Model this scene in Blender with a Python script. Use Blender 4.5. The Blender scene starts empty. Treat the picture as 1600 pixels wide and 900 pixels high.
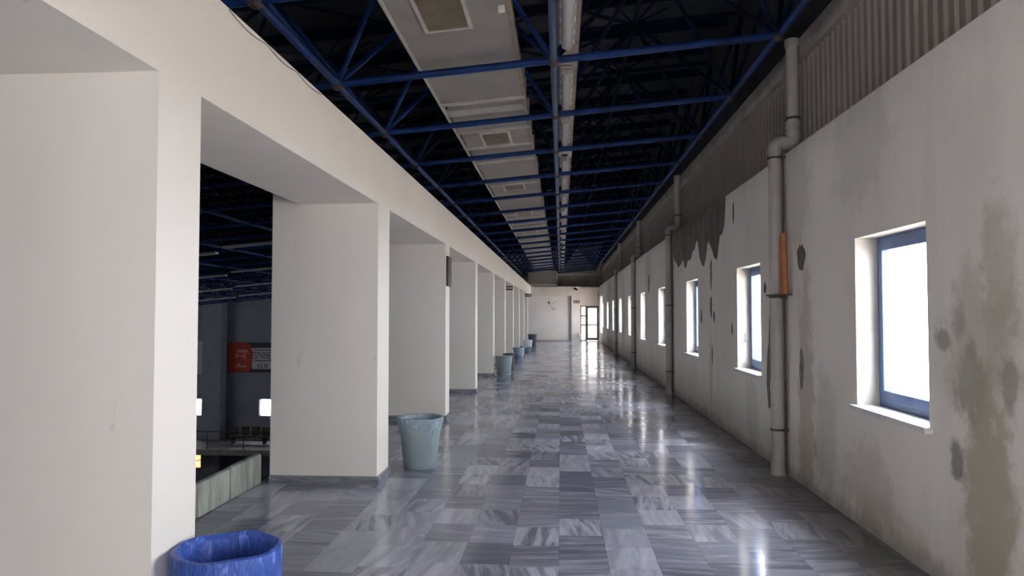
import bpy, bmesh, math, random
from mathutils import Vector, Matrix
random.seed(7)
C = bpy.context.scene.collection
S = bpy.context.scene
PI = math.pi

# ------------------------------------------------------------------ camera, world, exposure
F, VX, VY, EYE = 1150.0, 876.0, 490.0, 1.55
cam = bpy.data.cameras.new('camera'); co = bpy.data.objects.new('camera', cam); C.objects.link(co)
cam.sensor_width = 36; cam.lens = 36 * F / 1600; cam.clip_start = .05; cam.clip_end = 300
yaw = math.atan2(VX - 800, F); pitch = math.atan((VY - 450) / math.hypot(F, VX - 800))
co.location = (0, 0, EYE); co.rotation_euler = (PI / 2 + pitch, 0, yaw)
S.camera = co
S.view_settings.view_transform = 'Standard'; S.view_settings.look = 'None'
S.view_settings.gamma = 1; S.view_settings.use_curve_mapping = False
S.view_settings.exposure = 0.72
w = bpy.data.worlds.new('overcast sky'); S.world = w; w.use_nodes = True
bgn = w.node_tree.nodes['Background']
bgn.inputs['Color'].default_value = (0.965, 0.94, 0.925, 1)
bgn.inputs['Strength'].default_value = 38.0
S.cycles.max_bounces = 14; S.cycles.diffuse_bounces = 8; S.cycles.glossy_bounces = 6
S.cycles.transparent_max_bounces = 16
try:
    S.cycles.use_denoising = True
except Exception:
    pass

def portal(loc, normal, sx, sy):
    l = bpy.data.lights.new('window_daylight', 'AREA'); l.shape = 'RECTANGLE'; l.size = sx; l.size_y = sy
    l.cycles.is_portal = True
    o = bpy.data.objects.new('window_daylight', l); C.objects.link(o); o.location = loc
    o.rotation_euler = Vector(normal).to_track_quat('-Z', 'Y').to_euler()

# ------------------------------------------------------------------ materials
def mat(name, col, rough=.6, metal=0, spec=.5):
    m = bpy.data.materials.new(name); m.use_nodes = True
    b = m.node_tree.nodes['Principled BSDF']
    b.inputs['Base Color'].default_value = (*col, 1); b.inputs['Roughness'].default_value = rough
    b.inputs['Metallic'].default_value = metal; b.inputs['Specular IOR Level'].default_value = spec
    return m

class NT:
    def __init__(s, m): s.t = m.node_tree; s.b = s.t.nodes['Principled BSDF']
    def n(s, k, **kw):
        x = s.t.nodes.new(k)
        for a, v in kw.items(): setattr(x, a, v)
        return x
    def l(s, a, b): s.t.links.new(a, b)
    def math(s, op, a, b=None, c=None):
        x = s.n('ShaderNodeMath', operation=op)
        for i, v in enumerate((a, b, c)):
            if v is None: continue
            if isinstance(v, (int, float)): x.inputs[i].default_value = v
            else: s.l(v, x.inputs[i])
        return x.outputs[0]
    def pos(s): return s.n('ShaderNodeNewGeometry').outputs['Position']
    def sep(s, v):
        x = s.n('ShaderNodeSeparateXYZ'); s.l(v, x.inputs[0]); return x.outputs
    def comb(s, a, b, c):
        x = s.n('ShaderNodeCombineXYZ')
        for i, v in enumerate((a, b, c)):
            if isinstance(v, (int, float)): x.inputs[i].default_value = v
            else: s.l(v, x.inputs[i])
        return x.outputs[0]
    def noise(s, v, scale, detail=3, rough=.5, dist=0):
        x = s.n('ShaderNodeTexNoise'); s.l(v, x.inputs['Vector'])
        x.inputs['Scale'].default_value = scale; x.inputs['Detail'].default_value = detail
        x.inputs['Roughness'].default_value = rough; x.inputs['Distortion'].default_value = dist
        return x.outputs['Fac']
    def scale(s, v, sc):
        x = s.n('ShaderNodeVectorMath', operation='MULTIPLY'); s.l(v, x.inputs[0]); x.inputs[1].default_value = sc
        return x.outputs[0]
    def ss(s, v, a, b, lo=0., hi=1.):
        x = s.n('ShaderNodeMapRange', interpolation_type='SMOOTHSTEP'); s.l(v, x.inputs[0])
        for i, q in enumerate((a, b, lo, hi)): x.inputs[i + 1].default_value = q
        return x.outputs[0]
    def mix(s, f, a, b, mode='MIX'):
        x = s.n('ShaderNodeMix', data_type='RGBA', blend_type=mode)
        for sock, v in ((x.inputs[0], f), (x.inputs[6], a), (x.inputs[7], b)):
            if isinstance(v, (int, float)): sock.default_value = v
            elif isinstance(v, tuple): sock.default_value = (*v, 1)
            else: s.l(v, sock)
        return x.outputs[2]
    def bump(s, h, st, dist=.01):
        x = s.n('ShaderNodeBump'); x.inputs['Strength'].default_value = st; x.inputs['Distance'].default_value = dist
        s.l(h, x.inputs['Height']); s.l(x.outputs[0], s.b.inputs['Normal'])

M = {}
# smooth cream plaster (left)
m = mat('cream plaster', (.70, .66, .62), .85); k = NT(m); P = k.pos()
n1 = k.noise(k.scale(P, (1, 1, .35)), 1.4, 4); n2 = k.noise(P, 26, 4)
c = k.mix(k.ss(n1, .35, .75), (.88, .835, .77), (.85, .80, .735))
sm = k.math('MULTIPLY', k.ss(k.noise(k.scale(P, (3, 3, 1)), 3.2, 5, .65), .66, .74), .35)
c = k.mix(sm, c, (.5, .45, .4)); k.l(c, k.b.inputs['Base Color']); k.bump(n2, .12, .004); M['cream'] = m

# damp stained plaster (right)
m = mat('damp stained plaster', (.5, .48, .45), .9); k = NT(m); P = k.pos(); X, Y, Z = k.sep(P)
n1 = k.noise(k.scale(P, (1, 1, .5)), .9, 5, .6); n2 = k.noise(P, 5, 5, .65); n3 = k.noise(k.scale(P, (1, 1, .12)), 3, 4, .6)
c = k.mix(k.ss(n1, .35, .7), (.88, .835, .77), (.80, .755, .69))
c = k.mix(k.math('MULTIPLY', k.ss(n3, .5, .75), .5), c, (.74, .70, .62))
def blob(c, cy, cz, ry, rz, col, st, warp=.5, edge=.35):
    dy = k.math('DIVIDE', k.math('SUBTRACT', Y, cy), ry); dz = k.math('DIVIDE', k.math('SUBTRACT', Z, cz), rz)
    d = k.math('SQRT', k.math('ADD', k.math('MULTIPLY', dy, dy), k.math('MULTIPLY', dz, dz)))
    d = k.math('ADD', d, k.math('MULTIPLY', k.math('SUBTRACT', n2, .5), warp * 4))
    return k.mix(k.math('MULTIPLY', k.ss(d, 1 + edge, 1 - edge), st), c, col)
SB = (.44, .38, .28); SD = (.30, .27, .23)
for a in ((3.95, .55, .22, .75, SB, .8), (4.0, 1.35, .35, .42, SB, .45), (3.82, 1.75, .14, .35, SB, .5), (4.25, .76, .07, .12, (.2, .18, .17), .8), (4.35, 1.4, .1, .06, (.28, .25, .22), .7), (4.1, 1.15, .12, .2, (.33, .3, .25), .6), (3.75, 1.2, .06, .12, SD, .6),
          (4.22, 1.5, .08, .1, SD, .5), (3.9, 1.45, .05, .3, (.5, .48, .44), .5), (6.75, .8, .2, 1.1, SB, .6), (5.45, .3, .4, .3, SB, .35),
          (5.1, .12, .5, .16, SB, .3), (6.3, .55, .25, .5, SD, .3), (7.0, 2.65, .4, .5, (.42, .39, .33), .35), (5.5, 2.8, .5, .4, (.5, .47, .40), .3),
          (8.6, .4, .3, .4, SD, .2), (10.9, .7, .1, .5, SD, .3), (14.9, 1.0, .2, 1.2, SD, .3), (22, 1.0, .3, 1.2, SD, .3),
          (18.5, 2.6, .6, .5, SB, .4), (26, 1.5, .8, 1.2, SD, .35), (33, 1.5, 2.5, 1.6, SD, .5)):
    c = blob(c, *a)
c = k.mix(k.ss(k.math('ADD', Z, k.math('MULTIPLY', n2, .25)), .3, .12, 0, .55), c, (.17, .16, .15))
k.l(c, k.b.inputs['Base Color']); k.bump(k.math('ADD', n2, k.math('MULTIPLY', k.noise(P, 40, 3), .4)), .25, .012); M['stained'] = m

# striped marble floor tiles
m = mat('striped marble tiles', (.2, .2, .22), .16, 0, .36); k = NT(m); P = k.pos(); X, Y, Z = k.sep(P)
tx = k.math('DIVIDE', k.math('ADD', X, .015), .308); i = k.math('FLOOR', tx)
wn = k.n('ShaderNodeTexWhiteNoise', noise_dimensions='1D'); k.l(i, wn.inputs['W'])
ty = k.math('ADD', k.math('DIVIDE', Y, .42), wn.outputs['Value']); j = k.math('FLOOR', ty)
ij = k.comb(i, j, 0)
wn2 = k.n('ShaderNodeTexWhiteNoise', noise_dimensions='2D'); k.l(ij, wn2.inputs['Vector']); r1 = wn2.outputs['Value']
r2, r3, r4 = k.sep(wn2.outputs['Color'])
vr = k.n('ShaderNodeVectorRotate', rotation_type='Z_AXIS'); k.l(P, vr.inputs['Vector'])
ang = k.math('ADD', k.math('MULTIPLY', k.ss(r2, .55, .56), 1.5708), k.math('MULTIPLY', k.math('SUBTRACT', r3, .5), .5))
k.l(ang, vr.inputs['Angle'])
sv = k.n('ShaderNodeVectorMath', operation='ADD'); k.l(k.scale(vr.outputs[0], (1.1, 9.5, 1)), sv.inputs[0]); k.l(k.scale(wn2.outputs['Color'], (50, 50, 0)), sv.inputs[1])
st = k.noise(sv.outputs[0], 1.5, 5, .6, .35)
base = k.mix(r1, (.21, .222, .285), (.54, .555, .66))
stripe = k.math('MULTIPLY', k.ss(st, .42, .62), k.math('MULTIPLY_ADD', r4, .7, .15))
c = k.mix(stripe, base, (.125, .135, .175))
c = k.mix(k.math('MULTIPLY', k.ss(st, .42, .3), .5), c, (.68, .68, .75))
fx = k.math('FRACT', tx); fy = k.math('FRACT', ty)
ed = k.math('MINIMUM', k.math('MULTIPLY', k.math('MINIMUM', fx, k.math('SUBTRACT', 1, fx)), .308), k.math('MULTIPLY', k.math('MINIMUM', fy, k.math('SUBTRACT', 1, fy)), .42))
c = k.mix(k.ss(ed, .002, .0, 0, .5), c, (.07, .07, .08))
dirt = k.noise(P, .8, 4, .6)
c = k.mix(k.ss(dirt, .45, .75, 0, .4), c, (.14, .135, .14))
c = k.mix(k.ss(k.math('ADD', X, k.math('MULTIPLY', k.noise(P, 1.3, 4, .6), .9)), 1.95, 2.45, 0, .6), c, (.10, .088, .082))  # shade and dark wall reflection along the right edge, painted into the tiles
k.l(c, k.b.inputs['Base Color'])
ro = k.math('ADD', k.math('MULTIPLY', k.ss(k.noise(P, 1.6, 5, .65), .4, .72), .16), k.math('MULTIPLY_ADD', r2, .05, .09)); k.l(ro, k.b.inputs['Roughness'])
tilt = k.n('ShaderNodeVectorMath', operation='SUBTRACT'); k.l(wn2.outputs['Color'], tilt.inputs[0]); tilt.inputs[1].default_value = (.5, .5, .5)
tn = k.n('ShaderNodeVectorMath', operation='ADD'); k.l(k.scale(tilt.outputs[0], (.006, .012, 0)), tn.inputs[0]); tn.inputs[1].default_value = (0, 0, 1)
nn = k.n('ShaderNodeVectorMath', operation='NORMALIZE'); k.l(tn.outputs[0], nn.inputs[0])
bp = k.n('ShaderNodeBump'); bp.inputs['Strength'].default_value = .12; bp.inputs['Distance'].default_value = .004
k.l(k.noise(P, 3.5, 3), bp.inputs['Height']); k.l(nn.outputs[0], bp.inputs['Normal']); k.l(bp.outputs[0], k.b.inputs['Normal'])
M['floor'] = m

def noisy(name, a, b, sc=6, rough=.6, metal=0, bump=0, stretch=(1, 1, 1), spec=.5):
    m = mat(name, a, rough, metal, spec); k = NT(m); P = k.pos(); n = k.noise(k.scale(P, stretch), sc, 4, .6)
    k.l(k.mix(k.ss(n, .35, .7), a, b), k.b.inputs['Base Color'])
    if bump: k.bump(n, bump, .01)
    return m
M['marble'] = noisy('grey marble skirting', (.30, .31, .34), (.16, .165, .18), 5, .25, stretch=(1, 1, 4))
M['curb'] = noisy('weathered pale curb slab', (.42, .44, .40), (.25, .27, .22), 4, .8, bump=.3, stretch=(1, 3, .5))
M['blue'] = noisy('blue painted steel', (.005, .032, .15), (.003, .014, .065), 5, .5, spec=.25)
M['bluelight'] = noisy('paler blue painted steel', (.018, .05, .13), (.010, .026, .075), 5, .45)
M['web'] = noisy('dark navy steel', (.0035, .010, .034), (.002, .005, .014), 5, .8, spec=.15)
M['joint'] = noisy('rusty joint steel', (.09, .06, .045), (.035, .03, .035), 18, .6, .3)
M['deck'] = noisy('dark roof sheeting', (.040, .041, .050), (.018, .02, .027), 3, .8)
M['duct'] = noisy('galvanised duct sheet', (.24, .225, .215), (.195, .185, .175), 2.2, .6, .1)
M['ductrim'] = noisy('duct flange steel', (.50, .475, .45), (.40, .38, .36), 4, .5, .1)
M['grille'] = noisy('beige grille blades', (.22, .175, .13), (.16, .13, .1), 7, .6)
M['dark'] = mat('dark grille void', (.03, .028, .025), .8)
M['tray'] = noisy('dull tray steel', (.30, .255, .215), (.2, .17, .145), 5, .6, .2)
M['fitting'] = noisy('white enamel housing', (.42, .395, .36), (.34, .315, .285), 8, .4)
M['diff'] = mat('ribbed clear diffuser', (.46, .44, .42), .22)
M['corr'] = noisy('taupe corrugated sheet', (.32, .285, .25), (.27, .24, .21), 1.3, .6, .1)
M['gable'] = noisy('grey gable sheet', (.60, .56, .50), (.50, .46, .41), 2, .7)
M['flash'] = noisy('brown flashing', (.36, .325, .295), (.24, .21, .19), 3, .6)
M['pvc'] = noisy('painted drainpipe', (.50, .47, .43), (.38, .355, .32), 3, .5, stretch=(1, 1, .6))
M['clamp'] = noisy('rusty clamp steel', (.12, .105, .10), (.06, .05, .045), 20, .6, .5)
M['orange'] = noisy('orange painted board', (.55, .19, .06), (.42, .13, .04), 6, .6)
M['frameblue'] = noisy('blue window frame paint', (.085, .155, .34), (.06, .11, .24), 4, .35)
M['sill'] = noisy('white marble sill', (.74, .73, .71), (.62, .61, .59), 5, .35)
M['reveal'] = noisy('whitewashed reveal', (.52, .50, .47), (.42, .40, .37), 3, .9)
M['peel'] = noisy('peeled dark plaster', (.19, .165, .135), (.105, .085, .078), 3.5, .9, bump=.5, stretch=(1, 1, .5))
M['peeldark'] = noisy('bare damp plaster', (.15, .13, .115), (.09, .078, .075), 9, .9)
M['peelgrey'] = noisy('grey bare plaster', (.26, .24, .23), (.18, .165, .16), 14, .9)
M['doorframe'] = noisy('dark brown aluminium', (.10, .085, .085), (.07, .06, .06), 5, .4, .3)
M['endwhite'] = noisy('white plaster end wall', (.72, .69, .67), (.66, .63, .61), 1.1, .85)
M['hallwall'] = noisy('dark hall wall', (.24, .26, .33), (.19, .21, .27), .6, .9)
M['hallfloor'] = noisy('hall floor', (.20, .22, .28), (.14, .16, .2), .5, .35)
M['hallbeam'] = noisy('pale hall strip', (.42, .40, .42), (.30, .29, .31), 2, .6)
M['slab'] = noisy('concrete slab edge', (.25, .25, .25), (.18, .18, .18), 2, .9)
M['banred'] = noisy('red banner cloth', (.42, .06, .04), (.30, .04, .03), 3, .8)
M['banwhite'] = mat('white banner cloth', (.5, .5, .53), .8)
M['banpink'] = mat('faded banner emblem', (.5, .22, .18), .8)
M['bandark'] = mat('banner print', (.04, .04, .06), .8)
M['signbrown'] = mat('dark brown sign plate', (.045, .032, .028), .5)
M['posterwhite'] = noisy('torn paper scraps', (.85, .85, .85), (.28, .27, .27), 9, .8)
M['signwhite'] = mat('sign lettering', (.75, .73, .7), .6)
M['bin'] = noisy('grey green bin plastic', (.30, .37, .385), (.25, .315, .33), 7, .45)
M['bindark'] = noisy('charcoal bin plastic', (.10, .11, .125), (.075, .08, .09), 6, .5)
M['binblue'] = noisy('slate blue bin plastic', (.22, .30, .40), (.18, .25, .33), 6, .45)
M['outground'] = mat('pale yard sand', (.85, .74, .62), .9)
M['black'] = mat('black rubber', (.02, .02, .022), .5)

def bagmat(name, col, alpha=.0, rough=.28):
    m = mat(name, col, rough); k = NT(m); P = k.pos()
    n = k.noise(k.scale(P, (1, 1, .35)), 22, 4, .6, 1.5); k.bump(n, .8, .02)
    k.l(k.mix(k.ss(n, .52, .66), col, tuple(min(1, q * 1.5 + .09) for q in col)), k.b.inputs['Base Color'])  # paler streaks paint crinkle highlights into the film
    k.b.inputs['Alpha'].default_value = 1 - alpha
    return m
M['bagblue'] = bagmat('blue bin bag film', (.045, .105, .44))
M['bagpale'] = bagmat('pale blue bin bag film', (.38, .50, .60), .15)
M['bagwhite'] = bagmat('white bin bag film', (.60, .68, .76))
M['bagclear'] = bagmat('clear grey blue bin bag film', (.34, .45, .52), .25)

# glass
m = bpy.data.materials.new('window glass'); m.use_nodes = True; t = m.node_tree; t.nodes.clear()
o_ = t.nodes.new('ShaderNodeOutputMaterial'); mx = t.nodes.new('ShaderNodeMixShader'); tr = t.nodes.new('ShaderNodeBsdfTransparent')
gl = t.nodes.new('ShaderNodeBsdfGlossy'); gl.inputs['Roughness'].default_value = .03; lw = t.nodes.new('ShaderNodeLayerWeight'); lw.inputs[0].default_value = .5
pw = t.nodes.new('ShaderNodeMath'); pw.operation = 'POWER'; t.links.new(lw.outputs['Facing'], pw.inputs[0]); pw.inputs[1].default_value = 5
fr = t.nodes.new('ShaderNodeMath'); fr.operation = 'MULTIPLY_ADD'; t.links.new(pw.outputs[0], fr.inputs[0]); fr.inputs[1].default_value = .9; fr.inputs[2].default_value = .03
tr.inputs[0].default_value = (.66, .68, .71, 1)
t.links.new(fr.outputs[0], mx.inputs[0]); t.links.new(tr.outputs[0], mx.inputs[1]); t.links.new(gl.outputs[0], mx.inputs[2]); t.links.new(mx.outputs[0], o_.inputs[0])
M['glass'] = m
m = m.copy(); m.name = 'dimmed door glass'; M['doorglass'] = m
for q in m.node_tree.nodes:
    if q.type == 'BSDF_TRANSPARENT': q.inputs[0].default_value = (.27, .27, .265, 1)  # tint chosen to dim the daylight through the door
m = m.copy(); m.name = 'dimmed end glass'; M['dimglass'] = m
m2 = m.copy(); m2.name = 'dimmed window glass'; M['softdimglass'] = m2
for q in m.node_tree.nodes:
    if q.type == 'BSDF_TRANSPARENT': q.inputs[0].default_value = (.36, .36, .36, 1)  # darker tint holds back daylight at these openings
for q in m2.node_tree.nodes:
    if q.type == 'BSDF_TRANSPARENT': q.inputs[0].default_value = (.5, .5, .5, 1)  # mid tint to weaken the daylight from the left rear
m = mat('warm reflection glow', (.9, .5, .2), .5); b = m.node_tree.nodes['Principled BSDF']
b.inputs['Emission Color'].default_value = (1, .60, .22, 1); b.inputs['Emission Strength'].default_value = 1.3; M['warm'] = m  # emission gives the orange floor reflection its glow

# ------------------------------------------------------------------ mesh helpers
def nb(): return bmesh.new()
def box(bm, a, b, bev=0):
    x0, y0, z0 = a; x1, y1, z1 = b
    vs = [bm.verts.new(p) for p in ((x0, y0, z0), (x1, y0, z0), (x1, y1, z0), (x0, y1, z0), (x0, y0, z1), (x1, y0, z1), (x1, y1, z1), (x0, y1, z1))]
    fs = [bm.faces.new([vs[i] for i in f]) for f in ((3, 2, 1, 0), (4, 5, 6, 7), (0, 1, 5, 4), (1, 2, 6, 5), (2, 3, 7, 6), (3, 0, 4, 7))]
    if bev:
        es = list({e for f in fs for e in f.edges})
        bmesh.ops.bevel(bm, geom=es, offset=bev, segments=2, affect='EDGES', profile=.5)
    return vs
def tube(bm, a, b, r, seg=8, r2=None):
    a, b = Vector(a), Vector(b); d = (b - a).normalized(); u = d.orthogonal().normalized(); v = d.cross(u); r2 = r2 or r
    A = [bm.verts.new(a + r * (math.cos(t) * u + math.sin(t) * v)) for t in [2 * PI * q / seg for q in range(seg)]]
    B = [bm.verts.new(b + r2 * (math.cos(t) * u + math.sin(t) * v)) for t in [2 * PI * q / seg for q in range(seg)]]
    for q in range(seg): bm.faces.new((A[q], A[(q + 1) % seg], B[(q + 1) % seg], B[q]))
    bm.faces.new(A[::-1]); bm.faces.new(B)
def path_tube(bm, pts, r, seg=12):
    pts = [Vector(p) for p in pts]; rings = []
    u = (pts[1] - pts[0]).normalized().orthogonal().normalized()
    for i, p in enumerate(pts):
        d = ((pts[min(i + 1, len(pts) - 1)] - pts[max(i - 1, 0)])).normalized()
        u = (u - d * u.dot(d)).normalized(); v = d.cross(u)
        rings.append([bm.verts.new(p + r * (math.cos(2 * PI * q / seg) * u + math.sin(2 * PI * q / seg) * v)) for q in range(seg)])
    for A, B in zip(rings, rings[1:]):
        for q in range(seg): bm.faces.new((A[q], A[(q + 1) % seg], B[(q + 1) % seg], B[q]))
    bm.faces.new(rings[0][::-1]); bm.faces.new(rings[-1])
def lathe(bm, prof, seg=40, cen=(0, 0), wob=None):
    rings = []
    for i, (r, z) in enumerate(prof):
        rg = []
        for q in range(seg):
            t = 2 * PI * q / seg; rr, zz = (r, z) if wob is None else wob(i, t, r, z)
            rg.append(bm.verts.new((cen[0] + rr * math.cos(t), cen[1] + rr * math.sin(t), zz)))
        rings.append(rg)
    for A, B in zip(rings, rings[1:]):
        for q in range(seg): bm.faces.new((A[q], A[(q + 1) % seg], B[(q + 1) % seg], B[q]))
    return rings
def poly_prism(bm, pts, off):
    off = Vector(off); A = [bm.verts.new(p) for p in pts]; B = [bm.verts.new(Vector(p) + off) for p in pts]; n = len(pts)
    bm.faces.new(A[::-1]); bm.faces.new(B)
    for q in range(n): bm.faces.new((A[q], A[(q + 1) % n], B[(q + 1) % n], B[q]))
def obj(name, bm, m, parent=None, smooth=False, loc=None):
    bmesh.ops.recalc_face_normals(bm, faces=bm.faces)
    me = bpy.data.meshes.new(name); bm.to_mesh(me); bm.free(); me.materials.append(M[m] if isinstance(m, str) else m)
    if smooth:
        for p in me.polygons: p.use_smooth = True
        try: me.set_sharp_from_angle(angle=math.radians(40))
        except Exception: pass
    o = bpy.data.objects.new(name, me); C.objects.link(o)
    if loc: o.location = loc
    if parent: o.parent = parent
    return o
def struct(name, bm, m, **kw):
    o = obj(name, bm, m, **kw); o['kind'] = 'structure'; return o
def tag(o, label, cat, group=None):
    o['label'] = label; o['category'] = cat
    if group: o['group'] = group
    return o
def thing(name, label, cat, loc=(0, 0, 0), group=None):
    o = bpy.data.objects.new(name, None); C.objects.link(o); o.location = loc; o.empty_display_size = .1
    return tag(o, label, cat, group)
def copy_tree(o, parent=None):
    c = o.copy(); C.objects.link(c)
    if parent: c.parent = parent
    for ch in list(o.children): copy_tree(ch, c)
    return c
ORD = ['nearest', 'second nearest', 'third nearest', 'fourth nearest', 'fifth nearest', 'sixth nearest', 'seventh nearest', 'eighth nearest', 'ninth nearest', 'tenth nearest',
       'eleventh nearest', 'twelfth nearest', 'thirteenth nearest', 'fourteenth nearest', 'fifteenth nearest', 'sixteenth nearest', 'seventeenth nearest', 'eighteenth nearest', 'nineteenth nearest', 'farthest']

# ------------------------------------------------------------------ dimensions
XL, XR = -1.667, 2.18
YB, YE = -8.0, 41.5           # back of the corridor, end wall
XP = -2.66                    # far side of the pillars
SOFF, HTOP, WTOP = 2.56, 3.09, 3.10
HX0, HZ = -30.0, -8.4         # hall
PIL = [(-.88, -.5), (2.93, 3.29), (6.63, 7.07), (10.6, 10.97), (14.35, 14.71), (18.15, 18.5), (21.95, 22.3), (25.75, 26.1), (29.55, 29.9), (33.35, 33.7), (37.15, 37.5)]
WIN = [(5.61 - 1.07 + 3.67 * q, 5.61 + 3.67 * q) for q in range(-3, 10)]
WZ0, WZ1 = .87, 2.11
rz = lambda x: 3.935 + .09 * x            # roof slope

# ------------------------------------------------------------------ shell
bm = nb(); box(bm, (-2.82, YB - .3, -.35), (2.6, 43.2, 0)); struct('floor', bm, 'floor')
bm = nb(); box(bm, (-2.86, YB, -.5), (-2.8, 42, -.02)); struct('trim_1', bm, 'slab')
# right wall with window openings
bm = nb(); X1 = 2.44
edges = [YB] + [e for a in WIN for e in a] + [38.6]
for a, b in zip(edges[0::2], edges[1::2]): box(bm, (XR, a, 0), (X1, b, WTOP))
for a, b in WIN:
    box(bm, (XR, a, 0), (X1, b, WZ0)); box(bm, (XR, a, WZ1), (X1, b, WTOP))
wr = struct('wall_right', bm, 'stained')
bm = nb(); box(bm, (XR + .03, 38.6, 0), (X1, 39.1, WTOP)); box(bm, (XR + .03, 41.3, 0), (X1, 42.7, WTOP)); box(bm, (XR + .03, 39.1, 0), (X1, 41.3, .5)); box(bm, (XR + .03, 39.1, 2.5), (X1, 41.3, WTOP)); struct('wall_right_end', bm, 'endwhite')
e = bpy.data.objects.new('window_19', None); C.objects.link(e); e['kind'] = 'structure'; e.location = (2.38, 39.1, .5)
bm = nb()
for q in ((0, 0, .05, 2), (2.15, 0, 2.2, 2), (1.07, 0, 1.13, 2), (.05, 0, 2.15, .05), (.05, 1.95, 2.15, 2)): box(bm, (0, q[0], q[1]), (.05, q[2], q[3]))
obj('window_frame', bm, 'frameblue', e); bm = nb(); box(bm, (.02, .05, .05), (.025, 2.15, 1.95)); obj('glass', bm, 'dimglass', e)
portal((2.43, 40.2, 1.5), (-1, 0, 0), 1.9, 2.1)
# corrugated band above
bm = nb(); Yc = YB; per = .125; prof = []
while Yc < 43.0:
    for dy, dx in ((0, 0), (.04, 0), (.055, -.022), (.10, -.022), (.115, 0)): prof.append((Yc + dy, 2.40 + dx))
    Yc += per
A = [bm.verts.new((x, y, WTOP - .05)) for y, x in prof]; B = [bm.verts.new((x, y, 4.06)) for y, x in prof]
A2 = [bm.verts.new((x + .01, y, WTOP - .05)) for y, x in prof]; B2 = [bm.verts.new((x + .01, y, 4.06)) for y, x in prof]
for q in range(len(prof) - 1): bm.faces.new((A[q], A[q + 1], B[q + 1], B[q])); bm.faces.new((A2[q], B2[q], B2[q + 1], A2[q + 1]))
struct('wall_upper_right', bm, 'corr')
bm = nb(); box(bm, (2.335, YB, 4.03), (2.43, 43, 4.24)); struct('trim_2', bm, 'flash')
# outer skin above the wall, with the narrow eaves gap
bm = nb(); box(bm, (2.46, YB - .3, WTOP - .2), (2.52, 43.4, 4.262)); box(bm, (2.46, YB - .3, 4.29), (2.52, 43.4, 6.2))
box(bm, (2.46, YB - .3, 4.26), (2.52, 16.0, 4.3)); box(bm, (2.46, 37, 4.26), (2.52, 43.4, 4.3))
for q in range(60): box(bm, (2.45, 16 + q * .95, 4.26), (2.52, 16.16 + q * .95, 4.3)) if 16.2 + q * .95 < 38 else None
struct('wall_upper_skin', bm, 'deck')
# roof deck
bm = nb()
def slab(x0, x1, y0, y1, zo, th):
    vs = box(bm, (x0, y0, 0), (x1, y1, 0))
    for v in vs: v.co.z = rz(v.co.x) + zo
    for v in vs[4:]: v.co.z += th
slab(HX0 - .3, 2.55, -1.0, 43.4, 1.75, .12); slab(-3.05, 2.55, YB - .3, -1.0, 1.75, .12)
ce = struct('ceiling', bm, 'deck')
bm = nb()
yy = YB + .4
while yy < 43:
    vs = box(bm, (HX0 if yy > -.8 else -2.9, yy, 0), (2.46, yy + .07, 0))
    for v in vs: v.co.z = rz(v.co.x) + 1.62
    for v in vs[4:]: v.co.z += .14
    yy += 1.15
o = obj('purlins', bm, 'web', ce)
# back of corridor with an unseen glazed opening, added to light the pillars and walls
bm = nb()
box(bm, (-2.9, YB - .25, 0), (-1.4, YB, 3.1)); box(bm, (2.0, YB - .25, 0), (2.5, YB, 3.1)); box(bm, (-1.4, YB - .25, 0), (2.0, YB, .1)); box(bm, (-1.4, YB - .25, 2.8), (2.0, YB, 3.1))
box(bm, (-3.0, YB - .25, 3.1), (2.5, YB, 6.2)); struct('wall_back', bm, 'cream')
wb = bpy.data.objects.new('window_14', None); C.objects.link(wb); wb['kind'] = 'structure'; wb.location = (0, YB - .1, .1)
bm = nb()
for x in (-1.4, -.27, .86, 1.94): box(bm, (x, -.04, 0), (x + .06, .04, 2.7))
for z in (0, 2.64): box(bm, (-1.4, -.04, z), (2.0, .04, z + .06))
obj('window_frame', bm, 'frameblue', wb)
bm = nb(); box(bm, (-1.34, -.004, .06), (1.94, .004, 2.64)); obj('glass', bm, 'dimglass', wb)
portal((.3, YB - .12, 1.45), (0, 1, 0), 3.3, 2.6)

# left side behind the viewer: wall, window band added to brighten right wall
bm = nb(); box(bm, (-3.0, YB, -.35), (-2.9, -.9, .4)); box(bm, (-3.0, YB, 2.85), (-2.9, -.9, 6.2)); box(bm, (-3.0, YB, .4), (-2.9, -7.4, 2.85)); box(bm, (-3.0, -1.4, .4), (-2.9, -.9, 2.85))
struct('wall_left_back', bm, 'cream')
wl = bpy.data.objects.new('window_20', None); C.objects.link(wl); wl['kind'] = 'structure'; wl.location = (-2.95, -7.4, .4)
bm = nb()
for y in (0, 1.19, 2.38, 3.57, 4.76, 5.94): box(bm, (-.03, y, 0), (.03, y + .06, 2.45))
for z in (0, 2.39): box(bm, (-.03, 0, z), (.03, 6.0, z + .06))
obj('window_frame', bm, 'frameblue', wl); bm = nb(); box(bm, (-.004, .06, .06), (.004, 5.94, 2.39)); obj('glass', bm, 'softdimglass', wl)
portal((-2.94, -4.4, 1.62), (1, 0, 0), 2.4, 5.9)
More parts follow.
